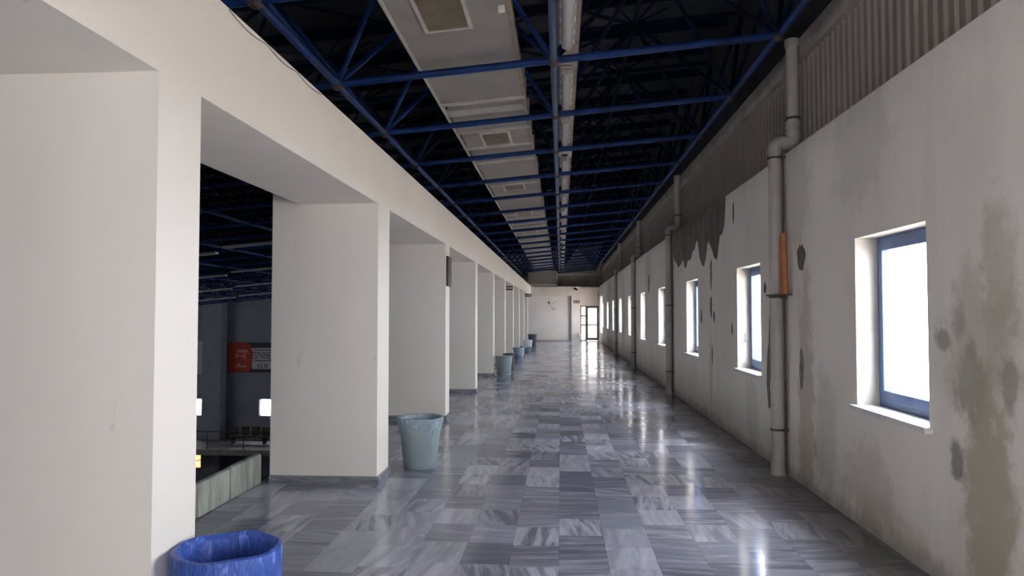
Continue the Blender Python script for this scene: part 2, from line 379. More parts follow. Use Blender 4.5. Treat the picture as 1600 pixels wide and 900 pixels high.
# hall shell
hwin = [(-21.75, -20.78, -4.42, -3.42), (-17.53, -16.56, -4.42, -3.42), (-25.9, -24.95, -4.42, -3.42), (-13.4, -12.4, -4.42, -3.42)]
xs = sorted({HX0, -2.66} | {v for a in hwin for v in a[:2]}); bm = nb()
for a, b in zip(xs, xs[1:]):
    if any(abs(a - q[0]) < 1e-6 for q in hwin): box(bm, (a, 42, HZ), (b, 42.3, -4.42)); box(bm, (a, 42, -3.42), (b, 42.3, 4.2))
    else: box(bm, (a, 42, HZ), (b, 42.3, 4.2))
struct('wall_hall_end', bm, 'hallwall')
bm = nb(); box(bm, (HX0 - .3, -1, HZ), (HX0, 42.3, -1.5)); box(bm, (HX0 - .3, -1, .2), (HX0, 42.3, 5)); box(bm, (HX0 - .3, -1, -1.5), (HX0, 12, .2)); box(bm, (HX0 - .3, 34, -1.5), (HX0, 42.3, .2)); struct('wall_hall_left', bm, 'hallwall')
wh = bpy.data.objects.new('window_21', None); C.objects.link(wh); wh['kind'] = 'structure'; wh.location = (HX0 - .15, 12, -1.5)  # unseen window band, added to brighten the hall
bm = nb()
for q in range(12): box(bm, (-.03, q * 1.995, 0), (.03, q * 1.995 + .06, 1.7))
for z in (0, 1.64): box(bm, (-.03, 0, z), (.03, 22, z + .06))
obj('window_frame', bm, 'doorframe', wh); bm = nb(); box(bm, (-.004, .0, .06), (.004, 22, 1.64)); obj('glass', bm, 'dimglass', wh)
portal((HX0 - .14, 23, -.65), (1, 0, 0), 1.6, 21.8)
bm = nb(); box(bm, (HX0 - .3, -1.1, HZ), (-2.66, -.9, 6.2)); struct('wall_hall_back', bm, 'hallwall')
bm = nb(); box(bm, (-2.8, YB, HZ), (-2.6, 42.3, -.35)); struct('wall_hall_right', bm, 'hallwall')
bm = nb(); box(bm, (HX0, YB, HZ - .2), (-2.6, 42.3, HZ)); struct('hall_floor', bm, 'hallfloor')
for n_, (a, b, c_, d_) in enumerate(hwin):
    e = bpy.data.objects.new('window_%d' % (15 + n_), None); C.objects.link(e); e['kind'] = 'structure'; e.location = (a, 42.1, c_)
    bm = nb(); W_, H_ = b - a, d_ - c_
    for q in ((0, 0, .04, H_), (W_ - .04, 0, W_, H_), (.04, 0, W_ - .04, .04), (.04, H_ - .04, W_ - .04, H_)): box(bm, (q[0], -.03, q[1]), (q[2], .03, q[3]))
    obj('window_frame', bm, 'doorframe', e); bm = nb(); box(bm, (.04, -.004, .04), (W_ - .04, .004, H_ - .04)); obj('glass', bm, 'glass', e)

# left wall: header between pillars, pillars with marble skirting
bm = nb(); ys = [-.9] + [v for p in PIL for v in p] + [YE]
for a, b in zip(ys[0::2], ys[1::2]): box(bm, (-2.41, a, SOFF), (XL, b, HTOP))
struct('wall_left', bm, 'cream')
NAMES = {1: 'nearest white pillar, cut off by the left edge, beside the blue-lined bin', 2: 'second white pillar, just in front of the grey green bin', 3: 'third white pillar, directly behind the grey green bin'}
for n_, (a, b) in enumerate(PIL):
    e = thing('pillar', NAMES.get(n_, 'white square pillar of the colonnade, the %s from the camera end' % ORD[max(0, n_ - 1)].replace(' nearest', '').replace('nearest', 'first')) if n_ > 0 else 'white square pillar of the colonnade just behind the viewer', 'pillar', ((XL + XP) / 2, (a + b) / 2, 0))
    e['kind'] = 'structure'
    bm = nb(); hx = (XL - XP) / 2; hy = (b - a) / 2; box(bm, (-hx, -hy, 0), (hx, hy, HTOP)); obj('shaft', bm, 'cream', e)
    bm = nb(); s_ = .022; h_ = .075
    box(bm, (-hx, -hy - s_, 0), (hx + s_, -hy, h_)); box(bm, (hx, -hy, 0), (hx + s_, hy, h_)); box(bm, (-hx, hy, 0), (hx + s_, hy + s_, h_)); obj('skirting', bm, 'marble', e)
bm = nb(); box(bm, (-2.12, YB, HTOP), (-1.86, YE, HTOP + .05)); box(bm, (-2.0, YB, HTOP + .05), (-1.95, YE, HTOP + .2)); struct('trim_3', bm, 'flash')
# curb along the hall side, one row of slabs per bay
for a, b in zip(ys[2::2], ys[3::2]):
    if b - a < .3: continue
    e = bm = nb(); y = a + .005
    while y < b - .02:
        L = min(.55 + random.uniform(-.06, .06), b - .005 - y); zt = .27 + random.uniform(-.012, .012)
        if b - (y + L) < .15: L = b - .005 - y
        box(bm, (-2.80 + random.uniform(-.006, .006), y + .006, 0), (-2.735 + random.uniform(-.008, .008), y + L - .006, zt), .02); y += L
    o = struct('trim_curb', bm, 'curb', smooth=True)
bm = nb(); pts = [(XL + .006, 3.55 + .08 * q, 3.078 - .022 * abs(math.sin(q * PI / 6))) for q in range(19)]; path_tube(bm, pts, .003, 6)
tag(obj('loose_cable', bm, 'slab', smooth=True), 'thin loose grey cable sagging along the top edge of the white beam', 'cable')
# end wall, recess, door wall
bm = nb(); box(bm, (-2.66, YE + .12, 0), (1.06, YE + .35, 3.07)); box(bm, (.61, YE, 0), (1.08, YE + .12, 3.07))
box(bm, (-2.66, YE, 2.55), (.61, YE + .12, 3.07)); struct('wall_end', bm, 'endwhite')
bm = nb(); box(bm, (.49, YE + .06, 0), (.608, YE + .12, 2.55)); struct('pier_shade_strip', bm, 'marble')  # dark strip painting in the shaded side of the end pier
bm = nb(); YD = 42.5
box(bm, (1.0, YD, 0), (1.14, YD + .2, 3.05)); box(bm, (2.15, YD, 0), (2.5, YD + .2, 3.05)); box(bm, (1.14, YD, 1.99), (2.15, YD + .2, 3.05)); box(bm, (.95, YE + .35, 0), (1.06, YD + .2, 3.05))
struct('wall_door', bm, 'endwhite')
bm = nb(); box(bm, (-2.66, YE - .01, .0), (.49, YE + .10, .07)); struct('baseboard_end', bm, 'marble')
# gable above the end wall
bm = nb(); x = -2.7; prof = []
while x < 2.46:
    for dx, dy in ((0, 0), (.05, 0), (.07, -.03), (.13, -.03), (.15, 0)): prof.append((x + dx, 43.2 + dy))
    x += .17
A = [bm.verts.new((x, y, 2.9)) for x, y in prof]; B = [bm.verts.new((x, y, 6.0)) for x, y in prof]
for q in range(len(prof) - 1): bm.faces.new((A[q], A[q + 1], B[q + 1], B[q]))
box(bm, (HX0, 43.25, 3.0), (2.5, 43.35, 6.1)); box(bm, (HX0, 42.25, 3.9), (-2.6, 43.3, 4.2)); box(bm, (-2.7, 41.8, 2.98), (2.5, 43.3, 3.05)); box(bm, (-2.75, 42.0, 3.0), (-2.66, 43.3, 6))
struct('wall_gable', bm, 'gable')
bm = nb(); box(bm, (-.3, 42.0, 3.72), (2.2, 42.12, 3.80)); struct('trim_5', bm, 'ductrim')
# ------------------------------------------------------------------ windows (right wall)
def make_window(a, b, idx):
    W_ = b - a; H_ = WZ1 - WZ0; e = bpy.data.objects.new('window_%d' % idx, None); C.objects.link(e); e['kind'] = 'structure'
    e.location = (2.34, a, WZ0)
    bm = nb(); f = .05
    for q in ((0, 0, f, H_), (W_ - f, 0, W_, H_), (f, 0, W_ - f, f), (f, H_ - f, W_ - f, H_)): box(bm, (0, q[0], q[1]), (.06, q[2], q[3]), .004)
    fr = obj('window_frame', bm, 'frameblue', e)
    bm = nb(); g = .055
    for q in ((f, f, f + g, H_ - f), (W_ - f - g, f, W_ - f, H_ - f), (f + g, f, W_ - f - g, f + g + .02), (f + g, H_ - f - g, W_ - f - g, H_ - f)): box(bm, (-.012, q[0], q[1]), (.04, q[2], q[3]), .005)
    obj('sash', bm, 'frameblue', e)
    bm = nb(); box(bm, (.012, f + g, f + g + .02), (.018, W_ - f - g, H_ - f - g)); obj('glass', bm, 'glass', e)
    bm = nb(); box(bm, (-.205, -.035, -.03), (-.005, W_ + .035, .008), .005); obj('window_sill', bm, 'sill', e)
    bm = nb(); t_ = .004
    box(bm, (-.158, W_ - t_, .01), (-.002, W_ - .0005, H_)); box(bm, (-.158, .0005, .01), (-.002, t_, H_)); box(bm, (-.158, t_, H_ - t_), (-.002, W_ - t_, H_ - .0005)); obj('reveal', bm, 'reveal', e)
    bm = nb(); box(bm, (-.03, f + .01, H_ * .45), (-.012, f + .035, H_ * .45 + .12), .004); obj('handle', bm, 'black', e)
    portal((2.40, (a + b) / 2, (WZ0 + WZ1) / 2), (-1, 0, 0), H_ - .1, W_ - .1)
    return e
for n_, (a, b) in enumerate(WIN): make_window(a, b, n_ + 1)
portal((1.65, YD + .15, 1.0), (0, -1, 0), .9, 1.9)

# ------------------------------------------------------------------ door at the end
d = bpy.data.objects.new('door_1', None); C.objects.link(d); d['kind'] = 'structure'; d.location = (1.14, YD + .05, 0); dw = 1.01
bm = nb()
for q in ((0, 0, .055, 1.99), (.28, 0, .37, 1.99), (dw - .04, 0, dw, 1.99), (0, 1.93, dw, 1.99), (.035, 0, .3, .06), (.035, .85, .3, .93), (.035, 1.37, .3, 1.45)): box(bm, (q[0], -.03, q[1]), (q[2], .03, q[3]))
obj('door_frame', bm, 'doorframe', d)
bm = nb()
for q in ((.35, .004, .43, 1.95), (dw - .09, .004, dw - .03, 1.95), (.43, .004, dw - .09, .16), (.43, .86, dw - .09, .93), (.43, 1.85, dw - .09, 1.95)): box(bm, (q[0], -.07, q[1]), (q[2], -.031, q[3]))
lf = obj('door_leaf', bm, 'doorframe', d)
bm = nb(); box(bm, (.38, -.11, .95), (.40, -.069, 1.1)); obj('door_handle', bm, 'black', lf)
bm = nb(); box(bm, (.035, -.003, .06), (.3, .003, 1.93)); box(bm, (.42, -.055, .15), (dw - .08, -.05, 1.86)); obj('glass', bm, 'doorglass', d)
bm = nb(); tube(bm, (0, 0, .2), (0, 0, 2.9), .025); box(bm, (-.05, -.03, 2.55), (.05, .03, 2.72)); box(bm, (-.05, -.03, .95), (.05, .03, 1.05))
tag(obj('conduit', bm, 'slab', loc=(2.2, YD - .035, 0), smooth=True), 'thin grey conduit with junction boxes to the right of the far door', 'pipe')
# yard outside
bm = nb(); box(bm, (2.6, -30, -8.6), (60, 90, -8.4)); struct('ground', bm, 'outground')

# ------------------------------------------------------------------ space frame
sf = thing('space_frame', 'blue painted steel tube space frame carrying the dark sloping roof', 'roof frame')
LY = [6.85 + 1.9 * q for q in range(-3, 20)]
LX = [-0.06 + 2.07 * q for q in range(-13, 2)]
UH = 1.35
for y in LY:
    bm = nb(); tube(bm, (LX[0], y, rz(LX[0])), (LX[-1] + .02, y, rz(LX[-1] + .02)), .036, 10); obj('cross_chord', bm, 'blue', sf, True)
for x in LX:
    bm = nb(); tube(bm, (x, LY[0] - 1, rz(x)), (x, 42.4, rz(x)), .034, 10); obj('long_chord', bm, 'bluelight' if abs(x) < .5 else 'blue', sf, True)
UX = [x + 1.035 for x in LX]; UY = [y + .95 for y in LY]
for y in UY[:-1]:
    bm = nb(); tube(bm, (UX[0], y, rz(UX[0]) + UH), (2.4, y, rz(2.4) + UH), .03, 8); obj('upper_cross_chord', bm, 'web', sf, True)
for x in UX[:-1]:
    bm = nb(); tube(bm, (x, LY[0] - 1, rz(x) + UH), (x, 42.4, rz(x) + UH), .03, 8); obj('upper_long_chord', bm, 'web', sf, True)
webs = []
for x in LX:
    for y in LY:
        for sx in (-1, 1):
            for sy in (-1, 1):
                ux = x + sx * 1.035
                if ux > 2.5: ux = 2.38
                if y + sy * .95 > 42.5: continue
                webs.append(((x, y, rz(x)), (ux, y + sy * .95, rz(ux) + UH)))
def wkey(w_):
    a = w_[0]
    return (a[0] < -2.5, abs(a[1] - 6.5) if a[1] > 6 else 30)
webs.sort(key=wkey)
rest = nb()
for n_, (a, b) in enumerate(webs):
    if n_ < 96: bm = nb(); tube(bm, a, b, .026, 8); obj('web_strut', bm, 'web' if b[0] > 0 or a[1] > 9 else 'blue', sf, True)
    else: tube(rest, a, b, .024, 6)
br = nb()
for x in UX[:-1]:
    for y in UY[:-1]:
        z0 = rz(x) + UH; a0 = (x, y, z0)
        for sx, sy in ((1, 1), (1, -1)):
            if x + 2.07 * sx > 2.4: continue
            tube(br, a0, (x + 2.07 * sx, y + 1.9 * sy, rz(x + 2.07 * sx) + UH), .018, 5)
        if x > -8:
            for sx, sy in ((.5, .45), (-.5, .45), (.5, -.45), (-.5, -.45)): tube(br, a0, (x + sx, y + sy, rz(x + sx) + 1.70), .014, 5)
bo = obj('bracing', br, 'web', sf, True); bo['kind'] = 'stuff'
o = obj('web_strut', rest, 'web', sf, True); o['kind'] = 'stuff'
for x in (-2.13, -.06, 2.01):
    for y in LY[2:]:
        bm = nb(); bmesh.ops.create_uvsphere(bm, u_segments=12, v_segments=8, radius=.062, matrix=Matrix.Translation((x, y, rz(x)))); obj('joint', bm, 'joint', sf, True)

# ------------------------------------------------------------------ air duct
du = thing('air_duct', 'long pale sheet metal air duct with square grilles running along under the roof', 'duct')
dx0, dx1 = -1.31, -.43; db = .055
def dbox(bm, x0, x1, y0, y1, z0, z1, bev=0):
    vs = box(bm, (x0, y0, z0), (x1, y1, z1))
    for v in vs: v.co.z += rz(v.co.x) + .04
def dsec(name, x0, x1, y0, y1, m='duct', z0=db, z1=db + .32):
    bm = nb(); dbox(bm, x0, x1, y0, y1, z0, z1); return obj(name, bm, m, du)
dsec('casing', dx0 - .03, dx1 + .01, -6, 8.15)
dsec('casing', dx0 + .01, dx1, 8.15, 8.62, z0=db + .035)
dsec('casing', dx0 + .0, dx1, 8.62, 39.6)
J = [8.16, 8.6, 9.45, 10.4, 11.4, 13.0, 13.5, 14.95, 16.95]; y = 17.6
while y < 39: J.append(y); y += 1.27 if len(J) % 2 else .63
for y in J: dsec('flange', dx0 - .03, dx1 + .03, y - .02, y + .02, 'ductrim', db - .03, db + .35)
bm = nb(); dbox(bm, dx1 + .005, dx1 + .045, -6, 39.6, db - .012, db + .05); obj('edge_angle', bm, 'grille', du)
bm = nb(); dbox(bm, dx0 - .055, dx0 - .028, -6, 39.6, db - .012, db + .04); obj('edge_angle', bm, 'ductrim', du)
def grille(cx, y0, y1, lou):
    fr = nb(); x0, x1 = cx - .2, cx + .2; z0, z1 = db - .022, db + .001; t_ = .03
    for q in ((x0, x0 + t_, y0, y1), (x1 - t_, x1, y0, y1), (x0 + t_, x1 - t_, y0, y0 + t_), (x0 + t_, x1 - t_, y1 - t_, y1)): dbox(fr, *q, z0, z1)
    g = obj('grille', fr, 'ductrim', du)
    bm = nb(); dbox(bm, x0 + t_, x1 - t_, y0 + t_, y1 - t_, z1 - .004, z1); obj('void', bm, 'dark', g)
    bm = nb(); n = 26
    for q in range(n):
        xx = x0 + t_ + (x1 - x0 - 2 * t_) * (q + .5) / n; dbox(bm, xx - .004, xx + .0035, y0 + t_, y1 - t_, z0 + .004, z1 - .005)
    obj('louvres', bm, 'grille', g)
grille(-.93, 5.2, 6.07, 1)
for q in range(9): grille(-.87, 9.6 + 3.82 * q, 10.32 + 3.82 * q, 0)
bm = nb(); dbox(bm, -.49, -.44, 5.72, 5.80, db - .03, db); obj('clip', bm, 'signwhite', du)
bm = nb(); box(bm, (-1.72, 39.7, 3.1), (-.22, 40.9, 3.82)); tag(obj('plenum_box', bm, 'duct'), 'wide pale metal plenum box where the duct ends above the end wall', 'duct box')
bm = nb()
for zc in (3.1, 3.80): box(bm, (-1.75, 39.66, zc), (-.19, 39.7, zc + .03))
for xc in (-1.75, -.22): box(bm, (xc, 39.66, 3.1), (xc + .03, 39.7, 3.83))
o = obj('frame_angle', bm, 'ductrim'); o.parent = bpy.data.objects['plenum_box']

# ------------------------------------------------------------------ lighting tray and fittings
TX = .065
bm = nb(); zt = rz(TX) + .14
box(bm, (TX - .12, -5, zt), (TX + .12, 41, zt + .015)); box(bm, (TX - .12, -5, zt), (TX - .112, 41, zt + .06)); box(bm, (TX + .112, -5, zt), (TX + .12, 41, zt + .06))
tag(obj('cable_tray', bm, 'tray'), 'long dull metal cable tray down the middle of the roof, carrying the light fittings', 'cable tray')
base = thing('light_fitting', 'x', 'light fitting', (TX, 5.48, zt), 'fluorescent fittings under the cable tray')
bm = nb(); box(bm, (-.07, 0, -.035), (.07, 1.3, -.001), .006); obj('housing', bm, 'fitting', base)
bm = nb(); pr = [(-.052, -.036), (-.05, -.07), (-.03, -.088), (0, -.094), (.03, -.088), (.05, -.07), (.052, -.036)]
poly_prism(bm, [(a, .03, b) for a, b in pr], (0, 1.24, 0)); obj('diffuser', bm, 'diff', base, True)
for q in range(5):
    for s_ in (-1, 1):
        bm = nb(); yq = .12 + q * .265; xs_ = sorted((s_ * .056, s_ * .068)); box(bm, (xs_[0], yq, -.06), (xs_[1], yq + .035, -.03)); obj('clip', bm, 'signwhite', base)
for q in range(-1, 18):
    o = base if q == -1 else copy_tree(base)
    yq = 3.5 if q == -1 else [5.48, 7.45, 9.4, 11.72, 13.25, 15.3, 17.5, 19.5, 21.4][q] if q < 9 else 21.4 + 1.95 * (q - 8)
    o.location = (TX, yq, zt)
    o['label'] = ('unlit white fluorescent fitting just above the top edge of the picture' if q == -1 else 'unlit fluorescent fitting with ribbed diffuser, the %s one seen under the cable tray' % ORD[q])
for yq, lab in ((11.2, 'white square box with a round grey lens between the third and fourth light fittings'), (26.9, 'small white box with round lens far along the cable tray, nearer of the far two'), (33.3, 'small white box with round lens at the far end of the cable tray')):
    e = thing('ceiling_sensor', lab, 'sensor', (TX, yq, zt))
    bm = nb(); box(bm, (-.11, -.19, -.10), (.11, .19, -.001), .008); obj('housing', bm, 'fitting', e)
    bm = nb(); lathe(bm, [(.001, -.135), (.03, -.132), (.05, -.12), (.055, -.10)], 24, (0, .02)); obj('lens', bm, 'joint', e, True)
# conduit hung beside the centre chord
bm = nb(); tube(bm, (TX - .145, 1, zt + .02), (TX - .145, 41, zt + .02), .014, 8); tag(obj('conduit', bm, 'slab', smooth=True), 'thin conduit running beside the cable tray under the roof', 'conduit')

# ------------------------------------------------------------------ drainpipes
def drain(y, lab):
    e = thing('drainpipe', lab, 'drainpipe', (2.095, y, 0)); R = .062
    bm = nb(); tube(bm, (0, 0, .0), (0, 0, 3.12), R, 24); obj('lower_pipe', bm, 'pvc', e, True)
    bm = nb(); pts = [(0, 0, 3.08), (0, 0, 3.16)]
    for t_ in (15, 30, 45, 60, 75, 90): a = math.radians(t_); pts.append((.06 * (1 - math.cos(a)), 0, 3.16 + .06 * math.sin(a)))
    pts += [(.12, 0, 3.22)]
    for t_ in (15, 30, 45, 60, 75, 90): a = math.radians(t_); pts.append((.13 + .05 * math.sin(a), 0, 3.27 - .05 * math.cos(a)))
    pts.append((.18, 0, 3.34)); path_tube(bm, pts, R + .006, 20); obj('elbow', bm, 'pvc', e, True)
    bm = nb(); tube(bm, (.18, 0, 3.3), (.18, 0, 4.22), R - .004, 24); obj('upper_pipe', bm, 'pvc', e, True)
    for z, x in ((3.10, 0), (3.36, .18), (4.17, .18)):
        bm = nb(); tube(bm, (x, 0, z), (x, 0, z + .07), R + .008, 24); obj('socket', bm, 'pvc', e, True)
    bm = nb(); tube(bm, (0, 0, 0), (0, 0, .10), R + .012, 24); obj('foot_socket', bm, 'pvc', e, True)
    for z, x in ((.42, 0), (1.70, 0), (3.06, 0), (3.45, .18)):
        bm = nb(); tube(bm, (x, 0, z), (x, 0, z + .02), R + .008, 24)
        if x == 0: box(bm, (x + .03, -.085, z - .002), (x + .08, .085, z + .022))
        obj('clamp', bm, 'clamp', e, True)
    bm = nb(); tube(bm, (.055, -.075, .02), (.055, -.075, 3.05), .011, 8); obj('cable', bm, 'clamp', e, True)
for q, lab in enumerate(('nearest pale drainpipe, floor to roof, with the orange board wedged behind it', 'second drainpipe along the right wall, beside the peeling plaster patch', 'third drainpipe along the right wall, between far windows', 'farthest drainpipe on the right wall near the end door')):
    drain((7.32, 14.47, 21.55, 28.4)[q], lab)
# orange board resting on the clamp bracket
bm = nb(); poly_prism(bm, [(2.10, 7.10, 1.735), (2.10, 7.20, 1.735), (2.10, 7.19, 2.30), (2.10, 7.14, 2.32)], (.035, 0, 0))
ob = tag(obj('orange_board', bm, 'orange'), 'narrow orange board wedged upright beside the nearest drainpipe', 'board')
bm = nb(); box(bm, (-.065, -.23, 1.722), (.085, .13, 1.734)); obj('bracket_plate', bm, 'clamp', bpy.data.objects['drainpipe'])

# ------------------------------------------------------------------ peeling plaster on the right wall
def patch(pts, m='peel', th=.005):
    # pts (y, z) outline on the wall face
    bm = nb(); poly_prism(bm, [(XR - th, y, z) for y, z in pts], (th + .001, 0, 0)); return obj('peeling_plaster', bm, m, wr)
def rough(cy, cz, ry, rz_, n=22, j=.25, seed=0):
    r_ = random.Random(seed); return [(cy + ry * (1 + r_.uniform(-j, j)) * math.cos(2 * PI * q / n), cz + rz_ * (1 + r_.uniform(-j, j)) * math.sin(2 * PI * q / n)) for q in range(n)]
patch([(9.86, 3.095), (9.88, 2.9), (9.95, 2.72), (10.08, 2.62), (10.22, 2.62), (10.3, 2.5), (10.42, 2.3), (10.56, 2.33), (10.75, 2.47), (10.98, 2.62), (11.1, 2.58), (11.2, 2.4), (11.35, 2.26), (11.5, 2.3), (11.68, 2.42), (11.84, 2.68), (11.95, 2.74), (12.1, 2.6),
       (12.3, 2.57), (12.45, 2.47), (12.6, 2.44), (12.75, 2.47), (12.95, 2.34), (13.1, 2.36), (13.25, 2.52), (13.5, 2.44), (13.8, 2.4), (14.0, 2.5), (14.2, 2.55), (14.4, 2.7), (14.4, 3.095)])
patch(rough(10.83, 2.12, .07, .2, seed=2), 'peelgrey'); patch(rough(10.85, 1.66, .055, .14, seed=3), 'peeldark'); patch(rough(10.65, 1.5, .05, .07, seed=33), 'peeldark'); patch(rough(10.8, .95, .03, .14, seed=34), 'peelgrey')
patch(rough(9.42, 2.82, .03, .13, seed=4), 'peeldark'); patch(rough(6.82, 2.07, .10, .11, seed=5), 'peeldark'); patch(rough(6.85, 1.05, .05, .17, seed=6), 'peelgrey')
patch([(7.78, 1.48), (7.86, 1.52), (7.9, 1.25), (7.96, 1.1), (7.99, .82), (7.93, .55), (7.86, .58), (7.88, .8), (7.82, 1.02), (7.8, 1.2)], 'peelgrey')
patch(rough(8.02, 1.82, .035, .06, seed=7), 'peeldark'); patch(rough(9.55, 1.35, .03, .07, seed=8), 'peeldark');
patch(rough(18.4, 2.3, .12, .2, seed=11), 'peelgrey'); patch(rough(11.6, 1.5, .05, .1, seed=12), 'peelgrey')
# grey scuff on the reveal of the second visible window
bm = nb(); rr_ = random.Random(5)
poly_prism(bm, [(2.245 + .035 * (1 + rr_.uniform(-.3, .3)) * math.cos(t_), 9.2725, 1.235 + .08 * (1 + rr_.uniform(-.3, .3)) * math.sin(t_)) for t_ in [2 * PI * q / 16 for q in range(16)]], (0, .005, 0)); obj('peeling_plaster', bm, 'peelgrey', wr)

# marks on the end wall panel
bm = nb()
for cx, cz, r_ in ((-.62, 2.2, .13), (-.5, 1.95, .10), (-.38, 1.78, .12), (-.28, 2.28, .09), (-.6, 1.8, .07), (-.42, 2.12, .08)):
    for q in range(3):
        x_, z_ = cx + random.uniform(-.06, .06), cz + random.uniform(-.08, .08)
        poly_prism(bm, [(x_ + r_ * .6 * random.uniform(.6, 1.2) * math.cos(t_), YE + .114, z_ + r_ * .6 * random.uniform(.6, 1.2) * math.sin(t_)) for t_ in [2 * PI * s_ / 10 for s_ in range(10)]], (0, .004 + .0007 * q, 0))
tag(obj('torn_poster', bm, 'posterwhite'), 'torn white poster scraps stuck on the recessed end wall panel', 'poster')

# ------------------------------------------------------------------ signs
def sign(x0, x1, y, z0, z1, lab):
    e = thing('sign_plate', lab, 'sign', (x0, y, z0)); W_, H_ = x1 - x0, z1 - z0
    bm = nb(); box(bm, (0, -.012, 0), (W_, 0, H_), .002); obj('plate', bm, 'signbrown', e)
    bm = nb(); r_ = random.Random(x0)
    for a, b in ((.12, .4), (.55, .88)):
        xx = a * W_
        while xx < b * W_: w_ = W_ * r_.uniform(.035, .06); box(bm, (xx, -.0135, H_ * .32), (xx + w_, -.012, H_ * .7)); xx += w_ + W_ * .025
    obj('lettering', bm, 'signwhite', e)
sign(-1.95, -1.67, 25.745, 2.37, 2.52, 'small dark brown sign high on the seventh pillar, above the far bins')
sign(-1.80, -1.47, 37.13, 2.40, 2.555, 'small dark sign with white lettering high on the last pillar before the end wall')
sign(.72, 1.07, YE - .002, 2.14, 2.29, 'small dark sign with white lettering on the end wall pier left of the door')
bm = nb(); box(bm, (XL + .002, 10.63, 1.95), (XL + .035, 10.94, 2.39), .004); tag(obj('wall_plaque', bm, 'signbrown'), 'dark plaque mounted on the corridor face of the third pillar', 'plaque')
# camera on end wall
e = thing('wall_camera', 'small grey camera at the top of the end wall, above the dark sign', 'camera', (.84, YE - .01, 2.96))
bm = nb(); box(bm, (-.04, -.03, -.04), (.04, .01, .04), .005); obj('mount', bm, 'slab', e)
bm = nb(); tube(bm, (0, -.03, 0), (.0, -.12, -.03), .015); tube(bm, (-.10, -.10, .0), (.10, -.16, -.08), .05, 16); obj('housing', bm, 'joint', e, True)
# chair-like trolley by the door
e = thing('folding_trolley', 'small white folded trolley with dark wheels leaning by the end wall corner', 'trolley', (1.14, YE - .18, 0))
bm = nb(); path_tube(bm, [(-.13, 0, .46), (-.06, 0, .30), (0, 0, .14), (.03, 0, .05)], .018, 8); path_tube(bm, [(-.13, .14, .46), (-.06, .14, .30), (0, .14, .14), (.03, .14, .05)], .018, 8); tube(bm, (-.13, 0, .46), (-.13, .14, .46), .02); box(bm, (-.10, .0, .3), (-.02, .14, .42), .01); obj('frame', bm, 'signwhite', e, True)
bm = nb(); box(bm, (0, -.03, .03), (.20, .17, .09), .01); obj('platform', bm, 'signwhite', e)
for x_ in (.02, .18):
    bm = nb(); tube(bm, (x_, -.02, .03), (x_, .0, .03), .03, 14); obj('wheel', bm, 'black', e, True)

# ------------------------------------------------------------------ bins
def make_bin(loc, lab, m, bag=None, rt=.228, rb=.168, h=.5, drop=.12, cover=False, seed=1, rot=0):
    e = thing('waste_bin', lab, 'bin', loc); e.rotation_euler.z = rot
    bm = nb(); t_ = .006
    lathe(bm, [(.001, .004), (rb - .01, .0), (rb, .012), (rb + (rt - rb) * .93, h - .045), (rt + .002, h - .04), (rt + .006, h - .012), (rt + .014, h - .006), (rt + .014, h), (rt - .002, h), (rt - t_ - .004, h - .03), (rb - t_, .02), (.001, .02)], 44)
    obj('body', bm, m, e, True)
    r_ = random.Random(seed); ph = [r_.uniform(0, 6.28) for _ in range(8)]
    if bag:
        bm = nb(); n = 96
        rim = rt + .017
        ro = lambda z: rb + (rt - rb) * max(z, 0) / h + .012
        if cover: prof = [(rb + .03, .05), (rb + .035, .15), (rt - .01, .30), (rt + .022, .42), (rim + .006, h - .02), (rim + .002, h + .012), (rim - .012, h + .018), (rt - .02, h), (rt - .03, h - .1), (rb - .015, .1), (.01, .06)]
        else: prof = [(ro(h - drop), h - drop), (ro(h - drop * .5) + .004, h - drop * .5), (rim + .004, h - .015), (rim + .002, h + .006), (rim - .012, h + .009), (rt - .018, h - .004), (rt - .03, h - .12), (rb - .012, .1), (.01, .05)]
        def wob(i, t, r, z):
            a = .5 * math.sin(9 * t + ph[0]) + .35 * math.sin(17 * t + ph[1] + i * .4) + .25 * math.sin(31 * t + ph[2] - i * .6)
            lip = abs(z - h) < .03
            if i == 0: z += .03 * math.sin(3 * t + ph[3]) + .02 * math.sin(7 * t + ph[4])
            return r + a * (.0025 if lip or i < 4 else .008) + (.001 if i < 4 else 0), z + (.004 * math.sin(5 * t + ph[5]) if lip else 0)
        lathe(bm, prof, n, wob=wob); obj('bag', bm, bag, e, True)
        # knotted gather of film on the side
        bm = nb(); path_tube(bm, [(rt * .55, -rt * .95, h - .03), (rt * .62, -rt * .93, h - .06), (rt * .74, -rt * .80, h - .09), (rt * .72, -rt * .78, h - .15)], .008, 8); obj('knot', bm, bag, e, True)
    return e
make_bin((-1.425, 3.1, 0), 'large bin wrapped in a blue bag at the bottom left, against the nearest pillar', 'bin', 'bagblue', rt=.205, rb=.165, h=.54, cover=True, seed=3)
make_bin((-1.42, 7.42, 0), 'grey green bin with a clear liner standing beside the second pillar', 'bin', 'bagclear', rt=.215, rb=.165, seed=4, h=.5)
make_bin((-1.42, 18.35, 0), 'plain grey green bin without a bag, in front of a low charcoal bin', 'bin', None, rt=.215, seed=5)
make_bin((-1.47, 20.9, 0), 'low charcoal bin mostly hidden behind the plain grey green bin', 'bindark', None, rt=.165, rb=.14, h=.42, seed=6)
make_bin((-1.42, 24.9, 0), 'bin with a pale blue bag hanging over its side, far along the colonnade', 'binblue', 'bagpale', rt=.175, rb=.14, h=.40, drop=.25, seed=7)
make_bin((-1.36, 30.3, 0), 'bin with a whitish blue bag, just in front of the dark bin', 'binblue', 'bagwhite', rt=.175, rb=.14, h=.46, drop=.28, seed=8)
make_bin((-1.36, 35.4, 0), 'dark charcoal bin, the farthest one, near the end wall', 'bindark', None, rt=.22, rb=.18, h=.56, seed=9)

